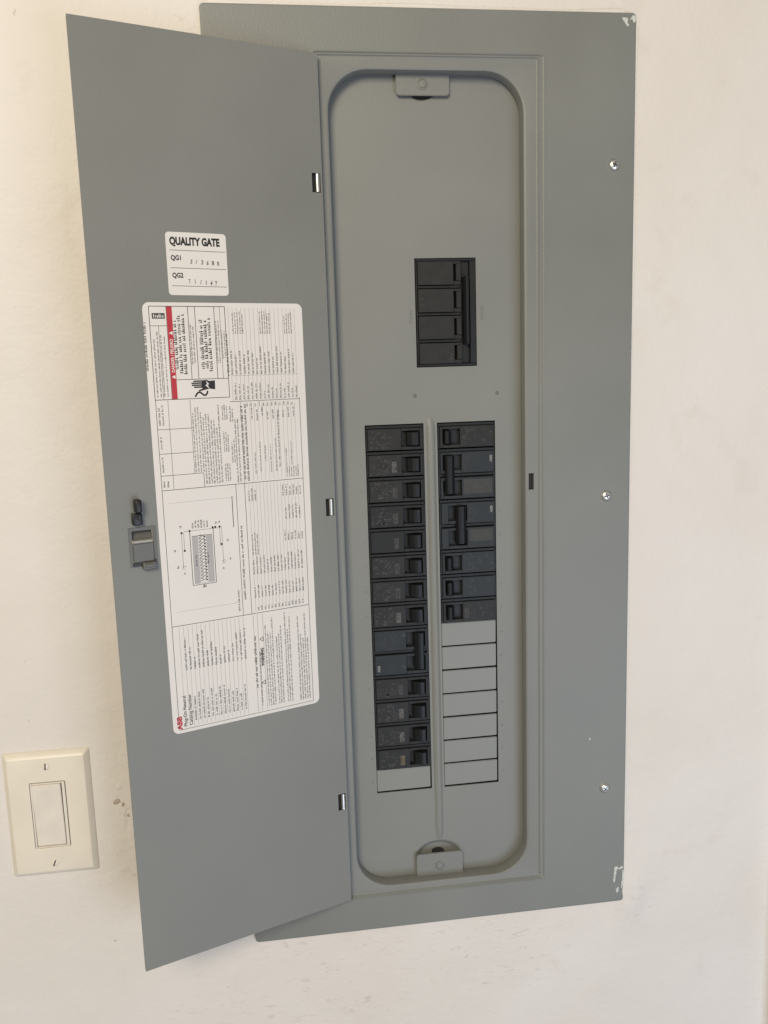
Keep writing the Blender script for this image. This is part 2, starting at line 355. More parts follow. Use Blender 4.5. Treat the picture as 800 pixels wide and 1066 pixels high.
# pressed hollow and dark hole behind each tab
def hollow(zt, zb, cz, rx, rz, depth):
    mb = MB(); nx, nz = 52, 30; g = []
    for j in range(nz + 1):
        z = zb + (zt - zb) * j / nz
        row = []
        for i in range(nx + 1):
            x = 45 + 56 * i / nx
            e = ((x - 73) / rx) ** 2 + ((z - cz) / rz) ** 2
            t = max(0, min(1, (1.0 - e) / .55)); t = t * t * (3 - 2 * t)
            row.append(mb.bm.verts.new((x, 18 + depth * t, z)))
        g.append(row)
    for a, b in zip(g, g[1:]):
        for i in range(nx): mb.bm.faces.new((a[i], a[i + 1], b[i + 1], b[i]))
    part('pressed_hollow', mb.data('pressed_hollow', 60), M_dead, dead)
hollow(-434, -470, -457, 25, 16.5, 4.5); hollow(316, 291, 306, 13, 9, 4)
mb = MB(); mb.poly([(73 + 6.5 * math.cos(2 * math.pi * i / 20), -454.6 + 3.6 * math.sin(2 * math.pi * i / 20)) for i in range(20)], 19.8, 26); part('hollow_hole', mb.data('hollow_hole'), M_in, dead)
mb = MB(); mb.poly([(73 + 6.5 * math.cos(2 * math.pi * i / 20), 301 + 4 * math.sin(2 * math.pi * i / 20)) for i in range(20)], 19.6, 23); part('hollow_hole', mb.data('hollow_hole'), M_in, dead)
# dimples and embossed characters, relief shade put into a darker grey
for x, z in ((59.9, 27.4), (141.9, 27.4)):
    mb = MB(); mb.lathe(x, z, [(2.0, 18.02), (1.2, 17.4), (.3, 17.3)], 12); part('dimple', mb.data('dimple', 40), M_emb, dead)
for x, z in ((59.8, 96), (129.6, 98)):
    mb = MB(); mb.mesh(text_geo('MAIN', 5.2, x, z, 17.93, 90)); part('embossed_text', mb.data('embossed_text'), M_emb, dead)
for k in range(15):
    for t, x in ((2 * k + 2, 142.2), (2 * k + 1, 4.2)):
        mb = MB(); mb.mesh(text_geo(str(t), 3.0, x, -k * PITCH - 14, 17.93)); part('embossed_number', mb.data('embossed_number'), M_emb, dead)

# ---- door, swung open 159 degrees
HG = (-23.4, -6.0, 0); DA = math.radians(180 - 159.376)
ZT, ZB, WD = 328.6, -482.8, 209.4
hinge_z = [(211.5, 228), (-82, -65.5), (-382, -364.5)]
mb = MB()
holes = [(-10.0, -1.6, a, b) for a, b in hinge_z] + [(-193.2, -172.0, -106, -73.6)]
sheet(mb, (-WD, 0), (ZB, ZT), holes, 0, 1.3)
mb.box(-1.3, 0, 1.32, 7.2, ZB + 3, ZT - 3)                    # return flange on the hinge edge
for x0, x1, z0, z1 in ((-WD, -WD + 1.2, ZB + 1, ZT - 1), (-WD + 1.3, -2, ZT - 1.2, ZT), (-WD + 1.3, -2, ZB, ZB + 1.2)): mb.box(x0, x1, 1.32, 2.6, z0, z1)
door = part('door', mb.data('door'), M_door, loc=HG, rz=DA)
for a, b in hinge_z:
    mb = MB(); mb.cylz(-4.2, 1.2, 2.1, a + .6, b - .6, 16); part('hinge_pin', mb.data('hinge_pin', 40), M_steel, door)
    mb = MB(); mb.box(-11, -.9, 3.6, 4.6, a - 1, b + 1); part('hinge_pocket', mb.data('hinge_pocket'), M_in, door)
# latch: frame, sloped paddle, lip with a painted highlight, black catch and grey slider
mb = MB(); sheet(mb, (-194.0, -171.2), (-106.6, -72.8), [(-191.6, -173.4, -103, -75.6)], -1.0, .6); part('latch_frame', mb.data('latch_frame'), M_latch, door)
mb = MB(); mb.bm.verts.ensure_lookup_table()
for pts, y in (([(-191.4, -75.8), (-173.6, -75.8), (-173.6, -84), (-191.4, -84)], (4.2, 3.2)),):
    a = [mb.bm.verts.new((pts[0][0], 5, pts[0][1])), mb.bm.verts.new((pts[1][0], 5, pts[1][1])), mb.bm.verts.new((pts[2][0], 1.0, pts[2][1])), mb.bm.verts.new((pts[3][0], 1.0, pts[3][1]))]
    mb.bm.faces.new(a[::-1])
mb.box(-191.4, -173.6, -1.6, 4, -103, -86.6, .8, 2)
part('latch_paddle', mb.data('latch_paddle'), M_latch, door)
mb = MB(); mb.box(-190.6, -174.6, -2.2, 2.0, -86.4, -83.9, .6, 2); part('latch_lip', mb.data('latch_lip'), M_latchl, door)
mb = MB(); mb.box(-192.2, -185, -2.0, 1.0, -106.0, -103.4, .3); mb.box(-174.4, -172.2, -2.0, 1, -104.5, -101.6, .3); part('latch_slot', mb.data('latch_slot'), M_black, door)
mb = MB(); mb.box(-184.6, -173.4, -5.2, 1, -109.5, -103.2, .9, 2); mb.box(-182.6, -175.8, -6.4, -5.2, -107.2, -104.4, .4); part('latch_slider', mb.data('latch_slider'), M_latch, door)
mb = MB(); mb.box(-188.4, -182.6, -9, 0, -59.5, -48.2, 1.6, 3); mb.box(-190.6, -182.0, -5, 0, -70.5, -60.2, 1.2, 2); mb.box(-186.0, -184.0, -6.2, -5, -66, -61.5, .3); part('latch_catch', mb.data('latch_catch', 40), M_black, door)

# ---- stickers on the door's inner face
def sticker(name, label, x0, x1, z0, z1, r):
    mb = MB(); mb.poly(rrect(x0, x1, z0, z1, r, 6), -0.18, -0.02)
    return part(name, mb.data(name), M_paper, loc=HG, rz=DA, label=label)
YI = -0.26
q = sticker('quality_sticker', 'small white square sticker reading QUALITY GATE', -145.2, -93.2, 120.2, 171.4, 3)
mb = MB(); mb.mesh(text_geo('QUALITY GATE', 8.6, -142.0, 161.2, YI, 0, .72, .052)); part('heading_text', mb.data('heading_text'), M_ink, q)
mb = MB(); mb.mesh(text_geo('QG1', 5.4, -141.8, 148.8, YI, 0, .84, .036)); mb.mesh(text_geo('QG2', 5.4, -141.4, 134.6, YI, 0, .84, .036)); part('row_text', mb.data('row_text'), M_ink, q)
mb = MB()
for z in (156.8, 142.4, 127.8): mb.line(-142.4, z, -94.6, z - .3, .38, YI)
part('ruled_line', mb.data('ruled_line'), M_ink, q)
mb = MB()
for i, c in enumerate('5/3688'): mb.mesh(text_geo(c, 4.9, -125.6 + i * 4.7, 146.4 - .25 * i, YI, random.uniform(-13, 13), .8 + random.uniform(-.15, .15), .03))
for i, c in enumerate('711147'): mb.mesh(text_geo(c, 4.9, -127.4 + i * 4.5, 130.0 - .25 * i, YI, random.uniform(-13, 13), .8 + random.uniform(-.15, .15), .03))
part('stamped_digits', mb.data('stamped_digits'), M_stamp, q)

w = sticker('wiring_sticker', 'large white instruction sticker with red band and wiring diagram', -168.4, -25.6, -263.6, 114.2, 5.5)
def X(u): return -u
LN = MB()
def seg(u0, z0, u1, z1, wd=.38): LN.line(X(u0), z0, X(u1), z1, wd, YI)
def rect(u0, u1, z0, z1, wd=.38):
    seg(u0, z0, u1, z0, wd); seg(u0, z1, u1, z1, wd); seg(u0, z0, u0, z1, wd); seg(u1, z0, u1, z1, wd)
rect(163.2, 98, 33.6, 111, .5)
seg(148.8, 111, 148.8, 33.6); seg(163.2, 95, 148.8, 95); seg(156, 95, 156, 33.6, .3)
for u in (130.4, 124.4, 107.6): seg(u, 111, u, 50, .45)
seg(102.6, 111, 102.6, 50, .3); seg(143.8, 50, 98, 50, .45)
seg(163, 33.4, 163, -260, .4); seg(32, 30.5, 32, -260.5, .4); seg(98, 29.5, 32, 29.5, .4); seg(163, -260.5, 32, -260.5, .35)
for z, u1 in ((8.6, 133.5), (-12.2, 133.5), (-31, 125.5)): seg(163, z, u1, z)
seg(152.6, 33, 152.6, -43, .3); seg(133.5, 33, 133.5, -31, .3); seg(125.5, -31, 125.5, -43.5)
seg(163, -43.6, 32, -43.6, .45); seg(163, -164.6, 32, -164.6, .45)
seg(88.6, 29, 88.6, -43.6, .3); seg(97.2, -43.6, 97.2, -164.6, .4); seg(89, -43.6, 89, -164.6, .4)
part('ruled_line', LN.data('ruled_line'), M_ink, w)
# thin table rules
LT = MB()
def rules(ua, ub, pitch, z0, z1):
    u = ua
    while u > ub: LT.line(X(u), z0, X(u), z1, .22, YI); u -= pitch
rules(95, 33, 3.85, 30, 110); LT.line(X(95), 52, X(32), 52, .25, YI)
rules(84, 34, 3.9, -42, 27); rules(85, 34, 3.4, -163, -45)
rules(157, 95, 3.95, -259, -166)
LT.line(X(158), -55, X(99), -55, .18, YI); LT.line(X(158), -152, X(99), -152, .18, YI)
for u in (88, 84, 79): LT.line(X(u), -166, X(u), -259, .35, YI)
part('table_rule', LT.data('table_rule'), M_ink3, w)
# fine print: rows of letter-sized ticks running up the sheet
def print_rows(mb, ua, ub, pitch, z0, z1, h=1.1, dens=1.0, ragged=0.25, centre=False):
    h = h * 1.24
    u = ua
    while u >= ub:
        L = (z1 - z0) * (1 - random.random() * ragged)
        z = z0 + ((z1 - z0 - L) / 2 if centre else 0); end = z + L
        while z < end:
            for _ in range(random.randint(2, 9)):
                hh = h * random.choice((.7, .7, .75, 1, 1.05)); lw = h * random.uniform(.34, .5)
                if random.random() < dens:
                    mb.quad(X(u) - hh, X(u), z, z + lw * .62, YI)
                    if random.random() < .6: mb.quad(X(u) - hh * random.uniform(.2, .5), X(u), z + lw * .62, z + lw * 1.05, YI)
                z += lw * 1.35
                if z > end: break
            z += h * .55
        u -= pitch
FP = MB()
print_rows(FP, 160.2, 150, 2.9, 36, 92, 1.0); print_rows(FP, 128.6, 126, 2.2, 62, 96, 1.0, centre=True)
print_rows(FP, 106.2, 104, 2, 58, 104, .9, centre=True); print_rows(FP, 101.4, 99, 2.2, 66, 92, .9, centre=True)
print_rows(FP, 93.6, 34, 3.85, 53, 78, 1.25, ragged=.5); print_rows(FP, 91.8, 34, 3.85, 31, 46, 1.15, ragged=.55)
for a, b in ((91, 82), (66, 55), (43, 36)): print_rows(FP, a, b, 2.2, 88, 108, .9, ragged=.25)
print_rows(FP, 160, 156, 3, 12, 30, 1.4); print_rows(FP, 160, 157, 4, -8, 4, 1.2); print_rows(FP, 160, 157, 4, -28, -15, 1.2); print_rows(FP, 160, 156, 3.4, -41, -34, 1.2)
print_rows(FP, 131.6, 124, 2.3, -30, 30, .95, ragged=.15); print_rows(FP, 122.6, 108, 2.35, -41, 28, 1.1, ragged=.3)
for z0, z1 in ((14, 30), (-14, 4), (-40, -22)): print_rows(FP, 105, 100, 1.9, z0, z1, .9, ragged=.3)
print_rows(FP, 98, 96, 2, 12, 26, 1); print_rows(FP, 98, 95, 2, -24, -4, 1); print_rows(FP, 94, 89.6, 2.4, -42, 26, 1.05, ragged=.2)
for u in range(78, 34, -5): 
    print_rows(FP, u, u - 1, 3, random.uniform(12, 16), 24, 1.2, ragged=.4)
    if random.random() < .7: print_rows(FP, u - 1, u - 2, 3, random.uniform(-40, -20), random.uniform(-12, 0), .9, ragged=.4)
print_rows(FP, 82, 36, 3.9, 24.6, 28, 1.2); print_rows(FP, 47, 35, 2.2, -41, -30, .9)
for z0, z1, a in ((-58, -47, 52), (-80, -66, 50), (-100, -90, 52), (-128, -110, 84), (-150, -136, 84), (-162, -158, 82)): print_rows(FP, a, 35, 3.4, z0, z1, 1.2, ragged=.3)
print_rows(FP, 85, 78, 3, -60, -48, 1.1); print_rows(FP, 84, 79, 2.4, -110, -88, 1.0)
print_rows(FP, 146.4, 96, 3.95, -254, -226, 1.4, ragged=.45); print_rows(FP, 152, 96, 3.95, -206, -172, 1.4, ragged=.75)
print_rows(FP, 82.8, 80.8, 3, -254, -200, 1.1, ragged=.1)
for a, b in ((76.5, 68), (66, 60), (57, 52.5)): print_rows(FP, a, b, 2.25, -256, -168, 1.05, ragged=.25)
print_rows(FP, 44, 34, 2.35, -257, -172, 1.1, ragged=.4)
part('fine_print', FP.data('fine_print'), M_ink2, w, kind='stuff')
# bolder unreadable lines
BP = MB()
print_rows(BP, 166.8, 165.5, 3, 58, 98, 1.7, ragged=.02)
print_rows(BP, 141.2, 133, 3.6, 54, 104, 2.3, ragged=.3, centre=True); print_rows(BP, 118.6, 110, 3.5, 54, 104, 2.4, ragged=.22, centre=True)
print_rows(BP, 97, 96, 3, 52, 88, 1.5, ragged=.03); print_rows(BP, 87, 83.5, 3.1, -42, 27, 1.7, ragged=.12, centre=True); print_rows(BP, 53.5, 52, 3, -31, 20, 1.1, ragged=.05)
print_rows(BP, 93.6, 92, 3, -150, -80, 1.5, ragged=.05); print_rows(BP, 99.8, 99, 3, -160, -140, 1.3, ragged=.05); print_rows(BP, 86.6, 85.4, 3, -236, -186, 1.9, ragged=.02)
part('bold_print', BP.data('bold_print'), M_ink, w, kind='stuff')
# red warning band
mb = MB(); mb.quad(X(148.5), X(143.9), 33.8, 110.8, YI + .03); part('warning_band', mb.data('warning_band'), M_red, w)
mb = MB(); mb.mesh(text_geo('DANGER / PELIGRO', 3.7, X(144.8), 56.2, YI, 90, .86, .02))
for z in (52.5, 89): mb.flat([(X(144.6), z - 1.6), (X(144.6), z + 1.6), (X(147.8), z)], YI)
part('warning_band_text', mb.data('warning_band_text'), M_white, w)
mb = MB(); mb.quad(X(161), X(150.2), 100.8, 105.4, YI + .03) ; part('stamp_box', mb.data('stamp_box'), M_ink2, w)
mb = MB(); [mb.quad(X(159.8) + 1.5 * i, X(159.8) + 1.5 * i + random.uniform(.5, 1.0), 101.7, 104.5 - .5 * (i % 3), YI - .02) for i in range(6)]; part('stamp_text', mb.data('stamp_text'), M_white, w)
# hand-and-shock pictogram
mb = MB()
for i, (z, u) in enumerate(((48.3, 129.6), (46.6, 131.4), (44.9, 131.0), (43.2, 129.2))): mb.flat(rrect(X(u), X(119.5), z - .62, z + .62, .6, 4), YI)
mb.flat([(X(122.6), 42.4), (X(119), 40.8), (X(115.6), 41.6), (X(110.6), 40.8), (X(110.4), 48.6), (X(115.4), 48.2), (X(118), 49.2), (X(121.6), 48.9), (X(122.4), 47)], YI - .01)
mb.flat([(X(125.4), 40.6), (X(124.8), 39.6), (X(119), 40.8), (X(120), 42.4)], YI - .015)
wire = [(128.6, 35.0), (127.6, 36.8), (126.0, 38.6), (124.2, 38.9), (122.6, 37.6), (121.0, 36.2), (119.2, 36.2), (118, 37.6), (117.6, 39.2)]
for a, b in zip(wire, wire[1:]): mb.line(X(a[0]), a[1], X(b[0]), b[1], 1.5, YI - .02); mb.disc(X(b[0]), b[1], .75, YI - .025, 8)
part('hand_pictogram', mb.data('hand_pictogram'), M_ink, w)
mb = MB(); mb.flat([(X(118.4), 48.6), (X(115.6), 45.4), (X(117.2), 45.0), (X(115.4), 41.2), (X(119.2), 44.6), (X(117.6), 45.4)], YI - .05); part('shock_bolt', mb.data('shock_bolt'), M_paper, w)
# wiring diagram
mb = MB(); mb.quad(X(140), X(121.6), -129, -86, YI + .03); part('diagram_fill', mb.data('diagram_fill'), M_dgrey, w)
mb = MB(); mb.quad(X(134.6), X(127.4), -128.6, -86.4, YI + .015); part('diagram_bus', mb.data('diagram_bus'), M_paper, w)
mb = MB()
mb.line(X(141.6), -81, X(141.6), -130, .5, YI); mb.line(X(120.4), -81, X(120.4), -130, .5, YI); mb.line(X(147), -81, X(114), -81, .25, YI); mb.line(X(141.6), -130, X(120.4), -130, .4, YI); mb.line(X(140), -86, X(122), -86, .3, YI)
for z in range(-127, -87, 3):
    mb.line(X(134), z, X(128.4), z + 2.4, .55, YI); mb.line(X(134.2), z + 1.8, X(131.6), z + 2.6, .6, YI); mb.quad(X(129.6), X(127.8), z, z + 1.2, YI)
for u in (149, 147): mb.line(X(u), -82, X(u), -113 if u == 149 else -98, .25, YI)
for u in (114.4, 112.6): mb.line(X(u), -80, X(u), -98 if u == 114.4 else -112, .25, YI)
for u, z in ((148.8, -82), (141.6, -81), (120.8, -80), (118.4, -80), (114.4, -80), (147, -98), (113.6, -96)): mb.disc(X(u), z, 1.0, YI, 10)
for u, z in ((148.4, -113), (112, -112)):
    for i in range(10):
        a, b = 2 * math.pi * i / 12, 2 * math.pi * (i + 1) / 12; mb.line(X(u) + 1.4 * math.cos(a), z + 1.4 * math.sin(a), X(u) + 1.4 * math.cos(b), z + 1.4 * math.sin(b), .3, YI)
part('diagram_lines', mb.data('diagram_lines'), M_ink, w)
mb = MB()
for u, z in ((155, -98), (153, -113), (147.6, -119), (107, -94), (105.6, -111), (112.4, -119), (148.6, -77.5), (114, -76.5), (117, -77), (131, -133), (129.6, -133)): print_rows(mb, u, u - .5, 3, z, z + 2.0, 1.5, ragged=0)
print_rows(mb, 138, 124, 2.6, -79, -72, 1.3, ragged=.3); print_rows(mb, 136.6, 136, 3, -113, -103, 1.2, ragged=0); print_rows(mb, 126, 125, 3, -112, -102, 1.2, ragged=0)
mb.line(X(101.4), -54, X(101.4), -82, .6, YI)
part('diagram_notes', mb.data('diagram_notes'), M_ink, w, kind='stuff')
# maker mark, catalogue heading, warning heading
mb = MB(); mb.mesh(text_geo('ABB', 6.2, X(160.2), -260, YI, 90, 1.1, .05)); part('maker_mark', mb.data('maker_mark'), M_red, w)
mb = MB(); mb.mesh(text_geo('Plug-On Neutral', 4.4, X(155.4), -258, YI, 90, .98, .014)); mb.mesh(text_geo('Catalog Number', 4.4, X(150.4), -258, YI, 90, .98, .014)); part('catalogue_heading', mb.data('catalogue_heading'), M_ink, w)
mb = MB(); mb.mesh(text_geo('WARNING', 3.8, X(79.8), -216, YI, 90, .95, .05))
for z in (-232, -190):
    for a, b in (((79.6, z - 2), (79.6, z + 2)), ((79.6, z + 2), (83, z)), ((83, z), (79.6, z - 2))): mb.line(X(a[0]), a[1], X(b[0]), b[1], .5, YI)
part('warning_heading', mb.data('warning_heading'), M_ink, w)

# ================================================================== BREAKERS
FY = 15.2      # front of the raised faces
def handle_geo(mb, x0, x1, z0, z1, lean):
    c = (x0 + x1) / 2; h = (x1 - x0) / 2
    mb.polyz([(c - h, 24), (c - h + .2, FY - .8), (c - h * .62 + lean, FY - 4.4), (c - h * .2 + lean, FY - 5.1), (c + h * .4 + lean, FY - 4.6), (c + h - .2, FY - .8), (c + h, 24)], z0, z1)
    bmesh.ops.bevel(mb.bm, geom=mb.bm.edges[:], offset=.35, segments=1, affect='EDGES')
def body_mesh(width, poles, hx0, hx1, face0, face1):
    """body with a dark shoulder between poles; returns body, face-frame meshes"""
    H = PITCH * poles
    b = MB(); b.box(.7, width - .7, 20.5, 58, -H + .35, -.35, .4)
    b.box(.7, width - .7, 17.4, 25.2, -3.3, -.45, .4)
    for k in range(1, poles): b.box(.9, width - .9, 17.6, 25.2, -k * PITCH - 2.4, -k * PITCH + .3, .4)
    b.box(.7, 2.0, 17.0, 25.2, -H + .5, -3.4); b.box(width - 2.0, width - .7, 17.0, 25.2, -H + .5, -3.4)
    f = MB()
    for k in range(poles):
        t, bo = -k * PITCH - 3.5, -(k + 1) * PITCH + .9
        wz1, wz0 = t - 2.6, bo + 3.0
        f.box(2.2, hx0, FY, 25.3, bo, t, .35); f.box(hx1, width - 2.2, FY, 25.3, bo, t, .35)
        f.box(hx0 + .02, hx1 - .02, FY + .2, 25.3, wz1, t, .2); f.box(hx0 + .02, hx1 - .02, FY + .2, 25.3, bo, wz0, .2)
    return b.data('body'), f.data('face')
def ticks(mb, x0, x1, z0, z1, h, dens=.75, y=FY - .06):
    """small printed marks reading up the face"""
    x = x0
    while x < x1:
        z = z0
        while z < z1:
            if random.random() < dens: jx, jz = random.uniform(-.5, .5) * h, random.uniform(-.3, .3) * h; mb.quad(x + jx, x + jx + h * random.uniform(.3, 1.2), z + jz, z + jz + h * random.uniform(.2, .7), y)
            z += h * .75
        x += h * 1.25
ORD = ['topmost', 'second', 'third', 'fourth', 'fifth', 'sixth', 'seventh', 'eighth', 'ninth', 'tenth', 'eleventh', 'twelfth', 'thirteenth']
WB = LX1 - LX0
Lb = body_mesh(WB, 1, 35.2, 53.5, 0, 0); Rb = body_mesh(WB, 1, WB - 53.0, WB - 35.8, 0, 0)
hl = MB(); handle_geo(hl, 40.2, 52.6, -20.2, -7.4, 2.5); hl = hl.data('handle')
hr = MB(); handle_geo(hr, 6.2, 13.4, -20.2, -7.4, -1.2); hr = hr.data('handle')
def breaker(x0, k, body, face, hmesh, fmat, label, left, rating=None, group='breakers plugged into the dead front', bmat=None):
    o = link('circuit_breaker', None, label=label, cat='breaker', group=group, loc=(x0, 0, -k * PITCH))
    link('body', body, M_blk, o); f = link('face', face.copy(), None, o); f.data.materials.clear(); f.data.materials.append(fmat)
    link('toggle_handle', hmesh, M_hdl, o)
    return o
def single(left, k, fmat, label, rating=None, fine=True):
    o = breaker(LX0 if left else RX0, k, (Lb if left else Rb)[0], (Lb if left else Rb)[1], hl if left else hr, fmat, label, left)
    if fine:
        mb = MB()
        if left:
            ticks(mb, 4, 20, -22.4, -6, 2.3, .34); ticks(mb, 18, 24, -20, -8, 2.0, .5)
            for q_ in range(2): mb.disc(random.uniform(12, 17), random.uniform(-22, -19), random.uniform(1.1, 1.7), FY - .07)
        else:
            ticks(mb, 24.5, 33, -21, -6, 2.2, .3); ticks(mb, 36, 52, -21, -6, 2.4, .16)
        link('fine_print', mb.data('fine_print'), M_prt, o, kind='stuff')
    if rating:
        mb = MB()
        if left: mb.flat(rrect(25.2, 29.8, -21.0, -10.5, .8, 3), FY - .05)
        else: mb.flat(rrect(24, 28.5, -20.5, -10.5, .8, 3), FY - .05)
        r = link('rating_patch', mb.data('rating_patch'), rating, o)
        mb = MB(); ticks(mb, *((25.8, 29.2) if left else (24.6, 28)), -20, -11.5, 1.5, .7, FY - .12); link('rating_print', mb.data('rating_print'), M_blk, o, kind='stuff')
    return o
for n_, (k, fm, rt, fine) in enumerate(((0, M_face, None, True), (1, M_face, M_prtl, True), (2, M_face, M_prt, True), (3, M_facd, M_prt, True), (4, M_facd, M_prt, False), (5, M_face, M_prt, True), (6, M_face, M_prt, True), (7, M_face, M_prtl, True))):
    single(True, k, fm, 'black single-pole circuit breaker, %s from the top of the left column' % ORD[n_] if n_ else 'black single-pole circuit breaker at the very top of the left column', rt, fine)
BL = ('black single-pole circuit breaker just below the double-pole one in the left column', 'black single-pole circuit breaker, third from the bottom of the left column',
      'black single-pole circuit breaker, second from the bottom of the left column', 'lowest black circuit breaker of the left column, with a tan rating patch')
for n_, (k, rt) in enumerate(((10, M_prt), (11, M_prtl), (12, M_prtl), (13, M_ylw))): single(True, k, M_face, BL[n_], rt)
RL = {0: 'black single-pole circuit breaker at the very top of the right column', 5: 'black single-pole circuit breaker just below the lower double-pole one in the right column',
      6: 'black single-pole circuit breaker, second from the bottom of the right column', 7: 'lowest black circuit breaker of the right column, above the filler plates'}
for k, fm in ((0, M_face), (5, M_faceb), (6, M_faceb), (7, M_face)): single(False, k, fm, RL[k], None if k != 7 else M_prt)
def double(left, k, hx0, hx1, bar0, bar1, label, mark, fmat, tan=None):
    b, f = body_mesh(WB, 2, hx0, hx1, 0, 0)
    h = MB(); handle_geo(h, bar0, bar1, -2 * PITCH + 6.2, -6.6, 1.5 if left else 0)
    o = breaker(LX0 if left else RX0, k, b, f, h.data('handle'), fmat, label, left)
    if tan:
        mb = MB(); mb.flat(rrect(*tan, .6, 3), FY - .04); link('paper_patch', mb.data('paper_patch'), M_tan, o)
    mb = MB(); mb.mesh(text_geo('ABB', 3.4, mark[0], mark[1], FY - .06, 90, 1.1, .03)); link('maker_mark', mb.data('maker_mark'), M_mark, o)
    mb = MB()
    if left: ticks(mb, 4, 30, -22, -8, 1.5, .35); mb.disc(32, -9, 1.5, FY - .07); mb.disc(31.6, -42, 1.5, FY - .07)
    else: ticks(mb, hx1 + 2, hx1 + 8, -22, -8, 1.3, .4); ticks(mb, hx1 + 2, hx1 + 8, -47, -32, 1.3, .5)
    link('fine_print', mb.data('fine_print'), M_prt, o, kind='stuff')
double(True, 8, 34.6, 54, 42.5, 53.0, 'black double-pole circuit breaker with tied handle in the left column', (7.0, -46), M_faceb)
double(False, 1, 4.6, 23.4, 6.0, 16.0, 'black double-pole circuit breaker, second from the top of the right column', (54.2, -14.5), M_faceb, (25, 54, -45.5, -31))
double(False, 3, 9.2, 28.2, 16.2, 27.4, 'black double-pole circuit breaker with its tied handle thrown outward in the right column', (54.2, -14.5), M_faceb, (30.5, 54, -43, -31))
# ---- main breaker: four poles with one tied handle
MW, MH = 58.6, 101.4
o = link('main_breaker', None, label='black four-pole main breaker standing alone above both breaker columns', cat='breaker', loc=(63.1, 0, 156.1))
mb = MB(); mb.box(.2, MW - .2, 25, 58, -MH + .2, -.2, .4)
mb.box(.3, MW - .3, 16.6, 25.2, -2.6, -.3, .4); mb.box(.3, MW - .3, 16.6, 25.2, -MH + .3, -MH + 2.4, .4)
mb.box(.3, 1.6, 17.2, 25.2, -MH + 2.5, -2.7); mb.box(52.6, MW - .3, 16.6, 25.2, -MH + 2.5, -2.7, .3)
for k in range(1, 4): mb.box(1.8, 44, 17.8, 25.2, -k * PITCH + .4 - 2.6, -k * PITCH + .4, .3)
link('body', mb.data('body'), M_blk, o)
for k in range(4):
    mb = MB(); t = -k * PITCH - 2.9; bo = max(-(k + 1) * PITCH + .7, -MH + 2.6)
    mb.box(2.0, 36.6, FY, 25.3, bo, t, .35); mb.box(36.8, 44, FY + 1.5, 25.3, t - 2.4, t, .2); mb.box(36.8, 44, FY + 1.5, 25.3, bo, bo + 3.6, .2); mb.box(39.2, 44, FY + .3, 25.3, bo + 3.7, t - 2.5, .3)
    link('pole_face', mb.data('pole_face'), M_face, o)
mb = MB(); handle_geo(mb, 45.4, 51.2, -81, -17.5, 1.0); link('tied_handle', mb.data('tied_handle'), M_hdl, o)
mb = MB(); mb.box(44.6, 52.2, 20, 25.3, -MH + 3, -3); link('handle_well', mb.data('handle_well'), M_blk, o)
mb = MB(); ticks(mb, 5, 8, -44, -36, 1.6, .4); ticks(mb, 31, 34, -95, -88, 1.6, .4); link('fine_print', mb.data('fine_print'), M_prt, o, kind='stuff')

# ================================================================== LIGHT SWITCH
sw = link('light_switch', None, label='ivory rocker light switch in a screwed plate left of the open panel door', cat='light switch', loc=(-310.8, WY, -361))
mb = MB(); bm = mb.bm
n = 5
def ring(x, z, r, y): return [bm.verts.new((p[0], y, p[1])) for p in rrect(-x, x, -z, z, r, n)]
vr = [ring(40, 63.6, 2, 0), ring(40, 63.6, 2, -.8), ring(39.7, 63.3, 2, -1.4), ring(35.4, 58.6, 1.6, -5.8), ring(34.6, 57.8, 1.5, -6.0), ring(17.0, 34.4, 1.6, -6.0), ring(16.7, 34.1, 1.5, -5.8), ring(16.7, 34.1, 1.5, -2)]
for a, b in zip(vr, vr[1:]):
    for i in range(len(a)): bm.faces.new((a[i], a[(i + 1) % len(a)], b[(i + 1) % len(a)], b[i]))
bmesh.ops.recalc_face_normals(bm, faces=bm.faces[:])
link('wall_plate', mb.data('wall_plate', 28), M_ivory, sw)
mb = MB(); sheet(mb, (-15.9, 15.9), (-33.3, 33.3), [(-14.6, 13.3, -32.2, 32.2)], -6.3, -2); link('rocker_frame', mb.data('rocker_frame'), M_rock, sw)
mb = MB(); mb.box(-16.6, 16.6, -2.4, -1.8, -34, 34); link('gap_backing', mb.data('gap_backing'), M_gap, sw)
mb = MB(); mb.polyz([(-14.45, -2.6), (-14.45, -6.2), (12.2, -6.2), (12.2, -2.6)], -31.9, 31.9)
for v in mb.bm.verts:
    if v.co.y < -4: v.co.y += -1.4 * (v.co.z / 31)
bmesh.ops.bevel(mb.bm, geom=mb.bm.edges[:], offset=.5, segments=2, affect='EDGES'); link('rocker', mb.data('rocker', 40), M_rock, sw)
mb = MB(); mb.lathe(0, 0, [(3.7, -6.02), (3.5, -6.5), (2.9, -7.0), (1.2, -7.2)], 20); sm = mb.data('screw', 50)
mb = MB(); mb.box(-.6, .6, -7.35, -6.4, -3.1, 3.1); ssm = mb.data('screw_slot')  # raised dark bar, coloured as the shade in the slot
for z, a in ((50, 4), (-49.8, 20)):
    c = link('screw', sm, M_ivory, sw, loc=(0, 0, z)); s2 = link('screw_slot', ssm, M_gap, c); s2.rotation_euler.y = math.radians(a)

